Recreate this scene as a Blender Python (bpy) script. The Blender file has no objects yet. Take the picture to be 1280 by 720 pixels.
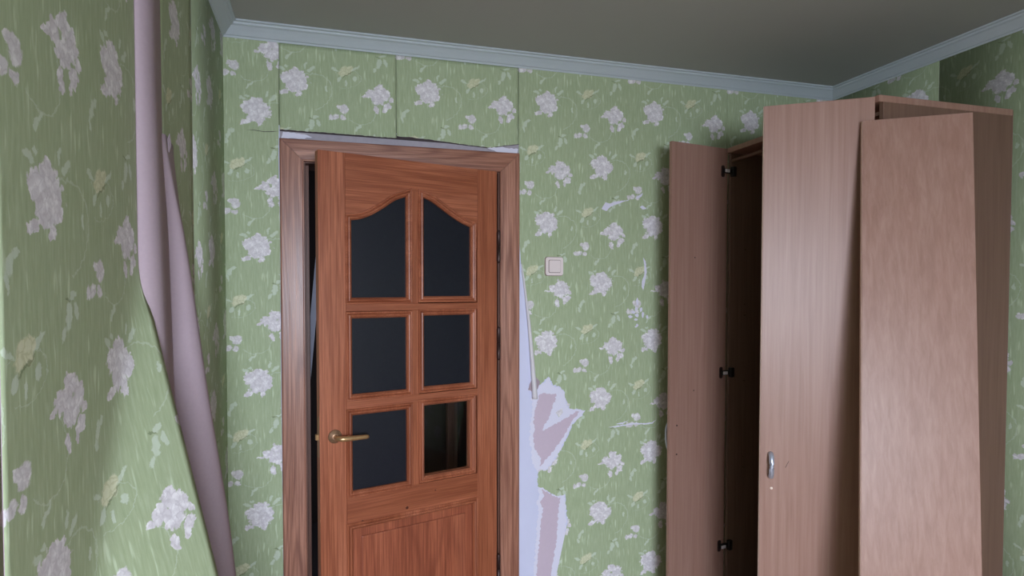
import bpy, bmesh, math, random
from mathutils import Vector, Matrix
random.seed(7)
C = bpy.context.scene.collection
S = bpy.context.scene

# ------------------------------------------------------------------ camera
cam_d = bpy.data.cameras.new('camera')
cam = bpy.data.objects.new('camera', cam_d); C.objects.link(cam)
YAW, PITCH, ROLL, DIST, EYE, FOC = 0.262, 0.0262, -0.0006, 2.394, 1.51, 720.0
fw = Vector((math.sin(YAW)*math.cos(PITCH), math.cos(YAW)*math.cos(PITCH), -math.sin(PITCH)))
r0 = Vector((math.cos(YAW), -math.sin(YAW), 0)); u0 = r0.cross(fw)
rr = math.cos(ROLL)*r0 + math.sin(ROLL)*u0; uu = -math.sin(ROLL)*r0 + math.cos(ROLL)*u0
cam.matrix_world = Matrix(((rr.x, uu.x, -fw.x, 0), (rr.y, uu.y, -fw.y, -DIST), (rr.z, uu.z, -fw.z, EYE), (0, 0, 0, 1)))
cam_d.sensor_width = 36; cam_d.lens = 36*FOC/1280
cam_d.shift_x = (640-598)/1280; cam_d.shift_y = (383-360)/1280
cam_d.clip_start = 0.02
S.camera = cam

# ------------------------------------------------------------------ sky, daylight, exposure
w = bpy.data.worlds.new('World'); S.world = w; w.use_nodes = True
bg = w.node_tree.nodes['Background']
bg.inputs[0].default_value = (0.72, 0.82, 1.0, 1); bg.inputs[1].default_value = 1.0
WX0, WX1, WZ0, WZ1, RY = -0.33, 0.60, 0.80, 2.15, -4.2     # window opening in the front wall
ld = bpy.data.lights.new('window_daylight', 'AREA'); ld.shape = 'RECTANGLE'
ld.size = WX1-WX0-0.08; ld.size_y = WZ1-WZ0-0.08; ld.energy = 215; ld.color = (0.77, 0.85, 1.0)
lo = bpy.data.objects.new('window_daylight', ld); C.objects.link(lo)
lo.location = ((WX0+WX1)/2, RY+0.02, (WZ0+WZ1)/2); lo.rotation_euler = (math.radians(90-56), 0, 0)
S.view_settings.view_transform = 'Standard'; S.view_settings.look = 'None'
S.view_settings.exposure = 0.0; S.view_settings.gamma = 1

# ------------------------------------------------------------------ node helper
class NT:
    def __init__(s, name):
        s.m = bpy.data.materials.new(name); s.m.use_nodes = True
        s.t = s.m.node_tree; s.n = s.t.nodes; s.l = s.t.links
        s.b = s.n['Principled BSDF']
    def put(s, sock, v):
        if hasattr(v, 'is_output'): s.l.new(v, sock)
        else: sock.default_value = v
    def math(s, op, a, b=None, c=None, clamp=False):
        n = s.n.new('ShaderNodeMath'); n.operation = op; n.use_clamp = clamp
        for i, v in enumerate((a, b, c)):
            if v is not None: s.put(n.inputs[i], v)
        return n.outputs[0]
    def vmath(s, op, a, b=None, out=0):
        n = s.n.new('ShaderNodeVectorMath'); n.operation = op
        s.put(n.inputs[0], a)
        if b is not None: s.put(n.inputs[1], b)
        return n.outputs[out]
    def noise(s, vec, scale, detail=3, rough=0.5, out='Fac', dist=0):
        n = s.n.new('ShaderNodeTexNoise'); s.put(n.inputs['Vector'], vec)
        n.inputs['Scale'].default_value = scale; n.inputs['Detail'].default_value = detail
        n.inputs['Roughness'].default_value = rough; n.inputs['Distortion'].default_value = dist
        return n.outputs[out]
    def mapping(s, vec, loc=(0,0,0), rot=(0,0,0), scale=(1,1,1), kind='POINT'):
        n = s.n.new('ShaderNodeMapping'); n.vector_type = kind; s.put(n.inputs['Vector'], vec)
        n.inputs['Location'].default_value = loc; n.inputs['Rotation'].default_value = rot; n.inputs['Scale'].default_value = scale
        return n.outputs[0]
    def ramp(s, fac, stops, interp='LINEAR'):
        n = s.n.new('ShaderNodeValToRGB'); s.put(n.inputs[0], fac); n.color_ramp.interpolation = interp
        e = n.color_ramp.elements
        while len(e) < len(stops): e.new(0.5)
        for k, (p, c) in zip(e, stops): k.position = p; k.color = (c[0], c[1], c[2], 1)
        return n.outputs[0]
    def mix(s, fac, a, b, mode='MIX'):
        n = s.n.new('ShaderNodeMix'); n.data_type = 'RGBA'; n.blend_type = mode
        s.put(n.inputs[0], fac)
        for i, v in ((6, a), (7, b)):
            if isinstance(v, tuple) and len(v) == 3: v = v+(1,)
            s.put(n.inputs[i], v)
        return n.outputs[2]
    def coord(s, which):
        return s.n.new('ShaderNodeTexCoord').outputs[which]
    def bump(s, h, strength=0.3, dist=0.002):
        n = s.n.new('ShaderNodeBump'); s.put(n.inputs['Height'], h)
        n.inputs['Strength'].default_value = strength; n.inputs['Distance'].default_value = dist
        s.l.new(n.outputs[0], s.b.inputs['Normal'])
    def rnd(s):
        return s.n.new('ShaderNodeObjectInfo').outputs['Random']
    def base(s, col, rough=0.6, metal=0.0, spec=None):
        if isinstance(col, tuple) and len(col) == 3: col = col+(1,)
        s.put(s.b.inputs['Base Color'], col); s.put(s.b.inputs['Roughness'], rough); s.b.inputs['Metallic'].default_value = metal
        if spec is not None: s.b.inputs['Specular IOR Level'].default_value = spec
        return s.m

def srgb(r, g, b):
    f = lambda c: (c/255/12.92 if c/255 <= 0.04045 else ((c/255+0.055)/1.055)**2.4)
    return (f(r), f(g), f(b))

# ------------------------------------------------------------------ wallpaper print (flat print on the paper, repeats every 0.53 m)
PW, PV = 0.53, 0.527
def make_wallpaper():
    t = NT('floral_wallpaper')
    uv = t.coord('UV')
    # ragged, hand printed edges
    nz = t.noise(uv, 70, 3, 0.6, 'Color')
    off = t.vmath('SCALE', t.vmath('SUBTRACT', nz, (0.5, 0.5, 0.5)))
    off.node.inputs['Scale'].default_value = 0.02
    p = t.vmath('ADD', uv, off)
    p = t.vmath('MULTIPLY', p, (1, 1, 0))
    def wrap(o):
        q = t.vmath('SUBTRACT', p, (o[0], o[1], 0))
        sp = t.n.new('ShaderNodeSeparateXYZ'); t.l.new(q, sp.inputs[0])
        row = t.math('ROUND', t.math('DIVIDE', sp.outputs[1], PV/2))
        y = t.math('SUBTRACT', sp.outputs[1], t.math('MULTIPLY', row, PV/2))
        x = t.math('SUBTRACT', sp.outputs[0], t.math('MULTIPLY', row, PW/2))
        x = t.math('SUBTRACT', x, t.math('MULTIPLY', t.math('ROUND', t.math('DIVIDE', x, PW)), PW))
        c = t.n.new('ShaderNodeCombineXYZ'); t.l.new(x, c.inputs[0]); t.l.new(y, c.inputs[1])
        return c.outputs[0]
    def blobs(v, L):
        out = None
        for e in L:
            cx, cy, rx, ry = e[:4]; a = math.radians(e[4]) if len(e) > 4 else 0
            m = t.mapping(v, (cx, cy, 0), (0, 0, a), (rx, ry, 1), 'TEXTURE')
            d = t.math('SUBTRACT', 1.0, t.vmath('LENGTH', m, out=1))
            out = d if out is None else t.math('MAXIMUM', out, d)
        return out
    def mask(d, lo=0.0, hi=0.12):
        n = t.n.new('ShaderNodeMapRange'); n.interpolation_type = 'SMOOTHSTEP'
        t.put(n.inputs[0], d); n.inputs[1].default_value = lo; n.inputs[2].default_value = hi
        return n.outputs[0]
    va, vb, vr, vy = wrap((0, 0)), wrap((0.331, -0.038)), wrap((0.173, -0.110)), wrap((0.2, 0.056))
    vg, vl = wrap((-0.097, -0.095)), wrap((0.068, -0.162))
    fa = blobs(va, [(0, .006, .044, .044), (-.026, .012, .03, .032), (.03, .0, .033, .036), (.002, -.022, .042, .028), (-.036, -.044, .024, .011, 18), (.006, .036, .034, .02), (.018, -.044, .014, .016)])
    fb = blobs(vb, [(0, .034, .026, .024), (-.03, .014, .026, .022), (.026, .014, .026, .028), (0, -.006, .036, .026), (.034, -.032, .022, .017, 35), (-.012, -.05, .012, .022, 12), (.022, -.05, .010, .012), (-.058, .002, .016, .006), (.05, -.006, .014, .01)])
    fr = blobs(vr, [(.018, .014, .02, .021), (-.014, -.018, .018, .012, 30), (-.032, -.02, .009, .013), (.014, -.02, .012, .011), (.0, .022, .012, .01)])
    fy = blobs(vy, [(0, .002, .028, .021), (-.014, -.010, .018, .014), (.016, .012, .014, .014)])
    leaves = blobs(va, [(.066, .052, .022, .008, 40), (.044, .066, .006, .016, -15), (-.046, .046, .016, .008, -20), (-.028, .056, .01, .006)])
    leaves = t.math('MAXIMUM', leaves, blobs(vy, [(.036, .014, .024, .006, 35), (-.026, -.034, .016, .009, 60), (.034, -.026, .01, .012), (-.044, .004, .018, .006, -20), (.0, -.046, .005, .014)]))
    leaves = t.math('MAXIMUM', leaves, blobs(vg, [(0, 0, .009, .02, -20), (-.008, -.024, .007, .014, 15), (.014, .014, .008, .01)]))
    leaves = t.math('MAXIMUM', leaves, blobs(vl, [(-.002, -.004, .012, .024, -14), (.024, .004, .008, .018, 20), (.012, .028, .016, .006, 20), (-.02, -.03, .007, .014, -30)]))
    leaves = t.math('MAXIMUM', leaves, blobs(vr, [(-.05, .09, .006, .014), (.08, -.05, .012, .006, 50), (.068, -.062, .006, .014, -25)]))
    # thin curved stems
    def ring(v, cx, cy, rx, ry, a, keep):
        m = t.mapping(v, (cx, cy, 0), (0, 0, math.radians(a)), (rx, ry, 1), 'TEXTURE')
        L = t.vmath('LENGTH', m, out=1)
        d = t.math('SUBTRACT', 1.0, t.math('DIVIDE', t.math('ABSOLUTE', t.math('SUBTRACT', L, 1.0)), 0.03))
        s2 = t.n.new('ShaderNodeSeparateXYZ'); t.l.new(m, s2.inputs[0])
        return t.math('MULTIPLY', d, t.math('GREATER_THAN', s2.outputs[0], keep))
    stems = t.math('MAXIMUM', ring(va, .06, -.04, .09, .07, 30, -.2), ring(vb, -.08, -.05, .07, .06, -40, 0.0))
    stems = t.math('MAXIMUM', stems, ring(vy, .0, -.03, .06, .035, 10, -.6))
    # paper ground: pale green with vertical fibre streaks
    fine = t.noise(t.mapping(uv, scale=(420, 60, 1)), 1, 3, 0.6)
    strk = t.noise(t.mapping(uv, scale=(150, 16, 1)), 1, 3, 0.6)
    big = t.noise(uv, 6, 2)
    g = t.ramp(strk, [(.25, GREEN[0]), (.52, GREEN[1]), (.75, GREEN[2])])
    g = t.mix(t.math('MULTIPLY', fine, 0.35), g, GREEN[3], 'MIX')
    wis = mask(t.noise(t.mapping(uv, loc=(7, 3, 0), scale=(85, 13, 1)), 1, 1.5, 0.5), 0.60, 0.74)
    g = t.mix(t.math('MULTIPLY', wis, 0.75), g, WISP)
    wob = t.math('MULTIPLY', big, 0.12)
    g = t.mix(wob, g, srgb(196, 205, 190))
    g = t.mix(t.math('MULTIPLY', mask(stems, 0, .6), 0.35), g, LEAF)
    g = t.mix(t.math('MULTIPLY', mask(leaves, 0, .3), 0.62), g, LEAF)
    # petals
    vo = t.n.new('ShaderNodeTexVoronoi'); vo.feature = 'DISTANCE_TO_EDGE'; t.l.new(p, vo.inputs['Vector']); vo.inputs['Scale'].default_value = 62
    ed = mask(vo.outputs[0], 0.0, 0.16)
    cl = t.noise(p, 55, 2)
    pet = t.mix(mask(cl, .42, .66), FLOWER[0], FLOWER[1])
    pet = t.mix(t.math('MULTIPLY', t.math('SUBTRACT', 1.0, ed), 0.3), pet, FLOWER[2])
    yel = t.mix(t.math('MULTIPLY', t.math('SUBTRACT', 1.0, ed), 0.6), YEL[0], YEL[1])
    g = t.mix(t.math('MULTIPLY', mask(fy, 0, .3), .8), g, yel)
    g = t.mix(t.math('MULTIPLY', mask(fr, 0, .25), .86), g, pet)
    vf = t.n.new('ShaderNodeTexVoronoi'); t.l.new(p, vf.inputs['Vector']); vf.inputs['Scale'].default_value = 88
    fl = t.math('ADD', t.math('MAXIMUM', fa, fb), t.math('MULTIPLY_ADD', vf.outputs[0], -.55, .20))
    g = t.mix(t.math('MULTIPLY', mask(fl, 0, .16), .92), g, pet)
    dark = mask(blobs(vy, [(.006, -.014, .034, .003, 32)]), 0, .5)
    dark2 = mask(blobs(vl, [(-.006, .022, .014, .003, -10)]), 0, .5)
    g = t.mix(t.math('MULTIPLY', t.math('MAXIMUM', dark, dark2), .55), g, srgb(92, 104, 66))
    t.bump(t.math('ADD', fine, t.math('MULTIPLY', strk, 2)), 0.25, 0.0006)
    return t.base(g, 0.62, spec=0.3)
GREEN = [srgb(155, 168, 130), srgb(170, 182, 145), srgb(184, 196, 162), srgb(150, 163, 125)]
WISP = srgb(204, 216, 184)
LEAF = srgb(212, 221, 206)
FLOWER = [srgb(222, 214, 220), srgb(246, 240, 244), srgb(172, 158, 168)]
YEL = [srgb(222, 220, 190), srgb(188, 186, 142)]
M = {}
M['paper'] = make_wallpaper()

def streaky(name, stops, scale, rough, spec=None, bump=0.15, seed=0, n2=None, metal=0):
    t = NT(name); o = t.coord('Object'); r = t.rnd()
    off = t.n.new('ShaderNodeCombineXYZ'); t.l.new(t.math('MULTIPLY', r, 37.0), off.inputs[0]); t.l.new(t.math('MULTIPLY', r, 11.0), off.inputs[2])
    v = t.vmath('ADD', o, off.outputs[0])
    a = t.noise(t.mapping(v, scale=scale), 1, 5, 0.62, dist=0.4)
    c = t.ramp(a, stops)
    if n2:
        b = t.noise(t.mapping(v, loc=(3, 5, 1), scale=n2[0]), 1, 3, 0.6)
        c = t.mix(t.ramp(b, [(n2[1], (0, 0, 0)), (n2[2], (1, 1, 1))]), c, n2[3], n2[4])
    t.bump(a, bump, 0.001)
    return t.base(c, rough, metal, spec)

def wood(name, grain, cols, rings=1.0, rough=0.38, dark=0.5, bump=0.2):
    """varnished pine: distorted growth lines drawn out along the grain"""
    t = NT(name); o = t.coord('Object'); r = t.rnd()
    off = t.n.new('ShaderNodeCombineXYZ')
    for i, k in enumerate((13.7, 5.1, 29.3)): t.l.new(t.math('MULTIPLY', r, k), off.inputs[i])
    v = t.vmath('ADD', o, off.outputs[0])
    sc = (1, 1, 0.07) if grain == 'z' else (0.07, 1, 1)
    s1 = t.mapping(v, scale=sc)
    big = t.noise(s1, 4.5, 2, 0.5)
    wv = t.math('SINE', t.math('MULTIPLY', big, 165.0*rings))
    wv = t.math('MULTIPLY_ADD', wv, 0.5, 0.5)
    fib = t.noise(t.mapping(v, scale=(260, 260, 5) if grain == 'z' else (5, 260, 260)), 1, 3, 0.6)
    tone = t.noise(t.mapping(v, scale=(9, 9, 0.8) if grain == 'z' else (0.8, 9, 9)), 1, 3, 0.55)
    c = t.ramp(tone, [(.32, cols[0]), (.5, cols[1]), (.68, cols[2])])
    c = t.mix(t.math('MULTIPLY', t.math('POWER', wv, 2.5), dark), c, cols[3])
    c = t.mix(t.ramp(fib, [(.40, (.55, .55, .55)), (.62, (0, 0, 0))]), c, cols[3])
    mr = t.n.new('ShaderNodeMapRange'); t.l.new(fib, mr.inputs[0]); mr.inputs[3].default_value = rough-.06; mr.inputs[4].default_value = rough+.12
    t.bump(t.math('ADD', fib, t.math('MULTIPLY', wv, 0.4)), bump, 0.0006)
    return t.base(c, mr.outputs[0], spec=0.5)
DC = [srgb(154, 87, 58), srgb(174, 102, 71), srgb(192, 119, 88), srgb(114, 54, 34)]
FC = [srgb(164, 112, 90), srgb(180, 126, 103), srgb(194, 140, 118), srgb(104, 56, 42)]
M['door_v'] = wood('door_wood_upright', 'z', DC, 0.55, 0.36, 0.22)
M['door_h'] = wood('door_wood_level', 'x', DC, 0.55, 0.36, 0.3)
M['door_p'] = wood('door_wood_panel', 'z', [srgb(146, 80, 56), srgb(168, 94, 66), srgb(184, 108, 78), srgb(104, 48, 34)], 0.6, 0.36, 0.3)
M['frame_v'] = wood('frame_wood_upright', 'z', FC, 1.15, 0.34, 0.5, 0.35)
M['frame_h'] = wood('frame_wood_level', 'x', FC, 1.15, 0.34, 0.5, 0.35)
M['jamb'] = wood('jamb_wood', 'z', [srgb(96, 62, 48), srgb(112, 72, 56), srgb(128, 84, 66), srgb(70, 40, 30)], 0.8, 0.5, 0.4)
CB = [(.3, srgb(146, 110, 96)), (.5, srgb(155, 119, 105)), (.7, srgb(164, 129, 115))]
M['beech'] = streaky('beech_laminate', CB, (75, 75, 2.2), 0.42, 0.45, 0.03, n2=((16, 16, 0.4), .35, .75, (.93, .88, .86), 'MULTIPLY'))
M['beech_shade'] = streaky('beech_laminate_shaded', [(.3, srgb(104, 78, 66)), (.7, srgb(120, 92, 78))], (75, 75, 2.2), 0.55, 0.3, 0.03)  # darker copy of the laminate, interior shade put into its colour
M['edge'] = streaky('beech_edge_banding', [(.3, srgb(196, 166, 150)), (.7, srgb(222, 194, 178))], (90, 90, 2), 0.5)
def simple(name, col, rough=0.6, metal=0, spec=None, nscale=0, namt=0.1, bump=0.0):
    t = NT(name)
    c = col
    if nscale:
        n = t.noise(t.coord('Object'), nscale, 4, 0.6)
        c = t.mix(t.math('MULTIPLY', n, namt*2), col, tuple(x*0.55 for x in col))
        if bump: t.bump(n, bump, 0.002)
    return t.base(c, rough, metal, spec)
M['plaster'] = simple('bare_white_wall', srgb(214, 214, 238), 0.75, nscale=9, namt=0.1, bump=0.15)
M['greenwall'] = simple('green_wall', srgb(160, 172, 134), 0.8, nscale=5, namt=0.05)
M['ceiling'] = simple('ceiling_paint', srgb(170, 170, 165), 0.8, nscale=5, namt=0.05)
M['cornice'] = simple('cornice_white', srgb(190, 198, 204), 0.55, nscale=6, namt=0.06)
M['backing'] = simple('paper_backing_mauve', srgb(172, 152, 160), 0.8, nscale=120, namt=0.14, bump=0.1)
M['seam'] = simple('seam_shade', srgb(96, 104, 74), 0.9, nscale=50, namt=0.1)  # dark olive for the shade painted into the paper seams
M['patch'] = simple('patch_backing', srgb(206, 186, 200), 0.85, nscale=60, namt=0.08, bump=0.05)
M['backing2'] = simple('old_paper_backing', srgb(196, 178, 194), 0.85, nscale=60, namt=0.1, bump=0.1)
M['fringe'] = simple('torn_paper_white', srgb(226, 222, 238), 0.85, nscale=200, namt=0.06)
M['filler'] = simple('grey_lavender_filler', srgb(178, 170, 180), 0.85, nscale=40, namt=0.3, bump=0.4)
M['gap'] = simple('dark_grey_fill', srgb(72, 62, 64), 0.9, nscale=50, namt=0.2)
M['floor'] = wood('floor_laminate', 'x', [srgb(120, 84, 58), srgb(138, 98, 68), srgb(150, 110, 80), srgb(80, 50, 34)], 0.7, 0.4, 0.3)
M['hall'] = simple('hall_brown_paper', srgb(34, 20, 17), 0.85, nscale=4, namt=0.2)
M['reflection'] = simple('hall_reflection', srgb(205, 205, 220), 0.7, nscale=20, namt=0.1)  # pale colour of the added strip that imitates a reflection
M['white_plastic'] = simple('switch_plastic', srgb(236, 220, 218), 0.35, spec=0.5, nscale=30, namt=0.04)
M['switch_shade'] = simple('switch_outline_shade', srgb(120, 90, 84), 0.6)  # brown of the shadow outline painted round plate and rocker
M['brass'] = simple('antique_brass', srgb(214, 172, 124), 0.34, 0.7, nscale=160, namt=0.35)
M['brass_dk'] = simple('antique_brass_plate', srgb(172, 134, 104), 0.40, 0.6, nscale=160, namt=0.4)
M['hinge'] = simple('dark_hinge_steel', srgb(78, 60, 58), 0.42, 0.7, nscale=90, namt=0.3)
M['chrome'] = simple('nickel_hinge', srgb(190, 184, 182), 0.22, 1.0)
M['cap'] = simple('pale_steel_cap', srgb(232, 226, 224), 0.3, 0.2)
M['black'] = simple('black_cup', srgb(18, 14, 14), 0.5)
M['pull'] = simple('satin_silver_pull', srgb(190, 192, 206), 0.35, 0.55, nscale=60, namt=0.06)
M['nail'] = simple('pale_nail_head', srgb(226, 206, 190), 0.5)
M['wire'] = simple('pale_wire', srgb(170, 158, 150), 0.5)
M['pvc'] = simple('window_plastic', srgb(232, 234, 236), 0.4)
M['knot'] = simple('wood_knot', srgb(84, 38, 24), 0.4)
def make_obscure():
    t = NT('dark_obscure_glass'); o = t.coord('Object')
    v = t.n.new('ShaderNodeTexVoronoi'); t.l.new(o, v.inputs['Vector']); v.inputs['Scale'].default_value = 420
    n = t.noise(o, 300, 3)
    sp = t.ramp(t.noise(o, 210, 1), [(.66, (0, 0, 0)), (.74, (1, 1, 1))])
    c = t.mix(t.math('MULTIPLY', sp, .35), srgb(20, 22, 32), srgb(52, 56, 70))
    t.bump(t.math('ADD', v.outputs[0], n), 0.3, 0.0008)
    return t.base(c, 0.42, spec=0.35)
M['obscure'] = make_obscure()
def make_clear(tint=(1, 1, 1)):
    t = NT('clear_glass'); out = t.n['Material Output']
    tr = t.n.new('ShaderNodeBsdfTransparent'); tr.inputs[0].default_value = tint+(1,)
    gl = t.n.new('ShaderNodeBsdfGlossy'); gl.inputs['Roughness'].default_value = 0.02
    fr = t.n.new('ShaderNodeFresnel'); fr.inputs[0].default_value = 1.3
    mx = t.n.new('ShaderNodeMixShader'); t.l.new(fr.outputs[0], mx.inputs[0]); t.l.new(tr.outputs[0], mx.inputs[1]); t.l.new(gl.outputs[0], mx.inputs[2])
    t.l.new(mx.outputs[0], out.inputs[0]); return t.m
M['clear'] = make_clear((.93, .95, .95))

# ------------------------------------------------------------------ mesh helpers
def link(name, bm, mats, parent=None, smooth=False, bevel=0, kind=None, seg=2):
    bmesh.ops.recalc_face_normals(bm, faces=bm.faces); me = bpy.data.meshes.new(name)
    bm.to_mesh(me); bm.free()
    for m in (mats if isinstance(mats, (list, tuple)) else [mats]): me.materials.append(M[m])
    if smooth:
        for p in me.polygons: p.use_smooth = True
    o = bpy.data.objects.new(name, me); C.objects.link(o)
    if parent: o.parent = parent
    if kind: o['kind'] = kind
    if bevel:
        b = o.modifiers.new('bevel', 'BEVEL'); b.width = bevel; b.segments = seg; b.limit_method = 'ANGLE'; b.angle_limit = math.radians(40)
    return o
def empty(name, loc=(0, 0, 0), rz=0, parent=None):
    o = bpy.data.objects.new(name, None); C.objects.link(o); o.location = loc; o.rotation_euler = (0, 0, rz); o.empty_display_size = .1
    if parent: o.parent = parent
    return o
def tag(o, label=None, cat=None, group=None, kind=None):
    if label: o['label'] = label
    if cat: o['category'] = cat
    if group: o['group'] = group
    if kind: o['kind'] = kind
    return o
def box(bm, x0, x1, y0, y1, z0, z1):
    vs = [bm.verts.new(p) for p in ((x0,y0,z0),(x1,y0,z0),(x1,y1,z0),(x0,y1,z0),(x0,y0,z1),(x1,y0,z1),(x1,y1,z1),(x0,y1,z1))]
    for f in ((0,1,5,4),(1,2,6,5),(2,3,7,6),(3,0,4,7),(3,2,1,0),(4,5,6,7)): bm.faces.new([vs[i] for i in f])
    return bm
def bx(*a): return box(bmesh.new(), *a)
def slab(pts, y0, y1, bm=None):
    """extrude a polygon given in x,z from y0 to y1"""
    bm = bm or bmesh.new()
    f = [bm.verts.new((x, y0, z)) for x, z in pts]; b = [bm.verts.new((x, y1, z)) for x, z in pts]
    bm.faces.new(f); bm.faces.new(b[::-1])
    for i in range(len(pts)):
        j = (i+1) % len(pts); bm.faces.new((f[j], f[i], b[i], b[j]))
    bm.normal_update()
    bmesh.ops.triangulate(bm, faces=[x for x in bm.faces if len(x.verts) > 4])
    return bm
def tube(bm, pts, r, n=8, flat=1.0):
    pts = [Vector(p) for p in pts]; rs = r if isinstance(r, (list, tuple)) else [r]*len(pts)
    rings = []; up = Vector((0, 0, 1))
    for i, p in enumerate(pts):
        d = (pts[min(i+1, len(pts)-1)]-pts[max(i-1, 0)]).normalized()
        a = d.cross(up)
        if a.length < .05: a = d.cross(Vector((1, 0, 0)))
        a.normalize(); b = a.cross(d).normalized()
        rings.append([bm.verts.new(p+a*rs[i]*math.cos(k*2*math.pi/n)+b*rs[i]*flat*math.sin(k*2*math.pi/n)) for k in range(n)])
    for i in range(len(rings)-1):
        for k in range(n): bm.faces.new((rings[i][k], rings[i][(k+1) % n], rings[i+1][(k+1) % n], rings[i+1][k]))
    bm.faces.new(rings[0][::-1]); bm.faces.new(rings[-1])
    return bm
def lathe(bm, prof, n=24, origin=(0, 0, 0), axis='y'):
    """profile (radius, height) turned about an axis; height along -y"""
    rings = []
    for r, h in prof:
        ring = []
        for k in range(n):
            a = 2*math.pi*k/n; p = (r*math.cos(a), -h, r*math.sin(a)) if axis == 'y' else (r*math.cos(a), r*math.sin(a), h)
            ring.append(bm.verts.new(Vector(p)+Vector(origin)))
        rings.append(ring)
    for i in range(len(rings)-1):
        for k in range(n): bm.faces.new((rings[i][k], rings[i][(k+1) % n], rings[i+1][(k+1) % n], rings[i+1][k]))
    bm.faces.new(rings[0]); bm.faces.new(rings[-1][::-1])
    return bm
def offset_poly(pts, d):
    """push a closed polygon outwards by d with mitred corners"""
    n = len(pts); area = sum(pts[i][0]*pts[(i+1) % n][1]-pts[(i+1) % n][0]*pts[i][1] for i in range(n)); s = 1 if area > 0 else -1
    out = []
    for i in range(n):
        p0, p1, p2 = Vector(pts[i-1]), Vector(pts[i]), Vector(pts[(i+1) % n])
        a = (p1-p0).normalized(); b = (p2-p1).normalized()
        na = Vector((a.y, -a.x))*s; nb = Vector((b.y, -b.x))*s
        m = (na+nb); k = d/max(.35, m.dot(na)/m.length)/m.length
        out.append(tuple(p1+m*k))
    return out
def densify(pts, step, jit, skip=()):
    out = []
    for i, p in enumerate(pts):
        q = pts[(i+1) % len(pts)]; out.append(tuple(p))
        if i in skip: continue
        L = math.hypot(q[0]-p[0], q[1]-p[1]); n = int(L/step)
        for k in range(1, n):
            f = k/n; j = random.uniform(-jit, jit)
            nx, nz = (q[1]-p[1])/L, -(q[0]-p[0])/L
            out.append((p[0]+(q[0]-p[0])*f+nx*j, p[1]+(q[1]-p[1])*f+nz*j))
    return out
def smooth_curve(pts, k=6):
    P = [Vector(p) for p in pts]; out = []
    for i in range(len(P)-1):
        a, b, c, d = P[max(i-1, 0)], P[i], P[i+1], P[min(i+2, len(P)-1)]
        for j in range(k):
            t = j/k
            out.append(tuple(0.5*((2*b)+(c-a)*t+(2*a-5*b+4*c-d)*t*t+(3*b-a-3*c+d)*t**3)))
    out.append(tuple(P[-1])); return out

# paper pieces: flat polygon on the back wall with print coordinates in metres
def paper_flat(name, pts, y, ax, az, parent, th=0.0012, lift=None):
    bm = slab(pts, y, y+th); me = bpy.data.meshes.new(name)
    bmesh.ops.recalc_face_normals(bm, faces=bm.faces)
    uv = bm.loops.layers.uv.new('UVMap')
    for f in bm.faces:
        for l in f.loops: l[uv].uv = (l.vert.co.x-ax, l.vert.co.z-az)
    bm.to_mesh(me); bm.free(); me.materials.append(M['paper']); me.materials.append(M['backing'])
    o = bpy.data.objects.new(name, me); C.objects.link(o); o.parent = parent
    return o
def sheet(name, rows, cols, fn, parent, mats=('paper', 'backing'), th=0.0012, flip=False):
    """curved paper: fn(i/rows, j/cols) -> (position, (u, v)); thickness added, back face in the second material"""
    bm = bmesh.new(); uv = bm.loops.layers.uv.new('UVMap')
    g = [[fn(i/rows, j/cols) for j in range(cols+1)] for i in range(rows+1)]
    vs = [[bm.verts.new(g[i][j][0]) for j in range(cols+1)] for i in range(rows+1)]
    for i in range(rows):
        for j in range(cols):
            q = [(i, j), (i, j+1), (i+1, j+1), (i+1, j)]
            if flip: q.reverse()
            f = bm.faces.new([vs[a][b] for a, b in q]); f.smooth = True
            for l, (a, b) in zip(f.loops, q): l[uv].uv = g[a][b][1]
    me = bpy.data.meshes.new(name); bm.to_mesh(me); bm.free()
    for m in mats: me.materials.append(M[m])
    o = bpy.data.objects.new(name, me); C.objects.link(o); o.parent = parent
    s = o.modifiers.new('thickness', 'SOLIDIFY'); s.thickness = th; s.offset = -1; s.material_offset = 1; s.material_offset_rim = 1
    return o

# ================================================================== THE ROOM
X0, X1, ZC = -0.366, 2.51, 2.53
OX0, OX1, OZ = -0.068, 0.730, 2.018      # clear door opening (inside of the jambs)
wall_back = bmesh.new(); T = 0.14
box(wall_back, X0-.1, OX0-.02, 0, T, 0, ZC); box(wall_back, OX1+.02, X1+.1, 0, T, 0, ZC); box(wall_back, OX0-.02, OX1+.02, 0, T, OZ+.02, ZC)
wall_back = tag(link('wall_back', wall_back, 'plaster'), 'bare white plaster back wall around the doorway, hung with green floral paper', 'wall', kind='structure')
wall_left = tag(link('wall_left', bx(X0-.1, X0, RY-.1, 0, 0, ZC), 'backing2'), 'left wall with mauve backing showing behind peeling green paper', 'wall', kind='structure')
wall_right = tag(link('wall_right', bx(X1, X1+.1, RY-.1, 0, 0, ZC), 'plaster'), 'right wall behind the wardrobe', 'wall', kind='structure')
bm = bmesh.new()
box(bm, X0-.1, WX0, RY-.2, RY, 0, ZC); box(bm, WX1, X1+.1, RY-.2, RY, 0, ZC); box(bm, WX0, WX1, RY-.2, RY, 0, WZ0); box(bm, WX0, WX1, RY-.2, RY, WZ1, ZC)
wall_front = tag(link('wall_front', bm, 'greenwall'), 'greenish wall behind the viewer with the window in it', 'wall', kind='structure')
floor = empty('floor'); tag(floor, 'brown laminate floor of the room', 'floor', kind='structure')
link('floor_bed', bx(X0-.1, X1+.1, RY-.2, 1.5, -.1, -.009), 'gap', floor)
k = 0
for i in range(15):
    xa = X0+i*.1925; 
    y = RY
    while y < 0:
        y2 = min(0, y+1.28 if (y > RY or i % 2) else y+.64)
        link('floor_plank', bx(xa+.0006, min(xa+.1919, X1), y+.0006, y2-.0006, -.009, 0), 'floor', floor); y = y2
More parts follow.
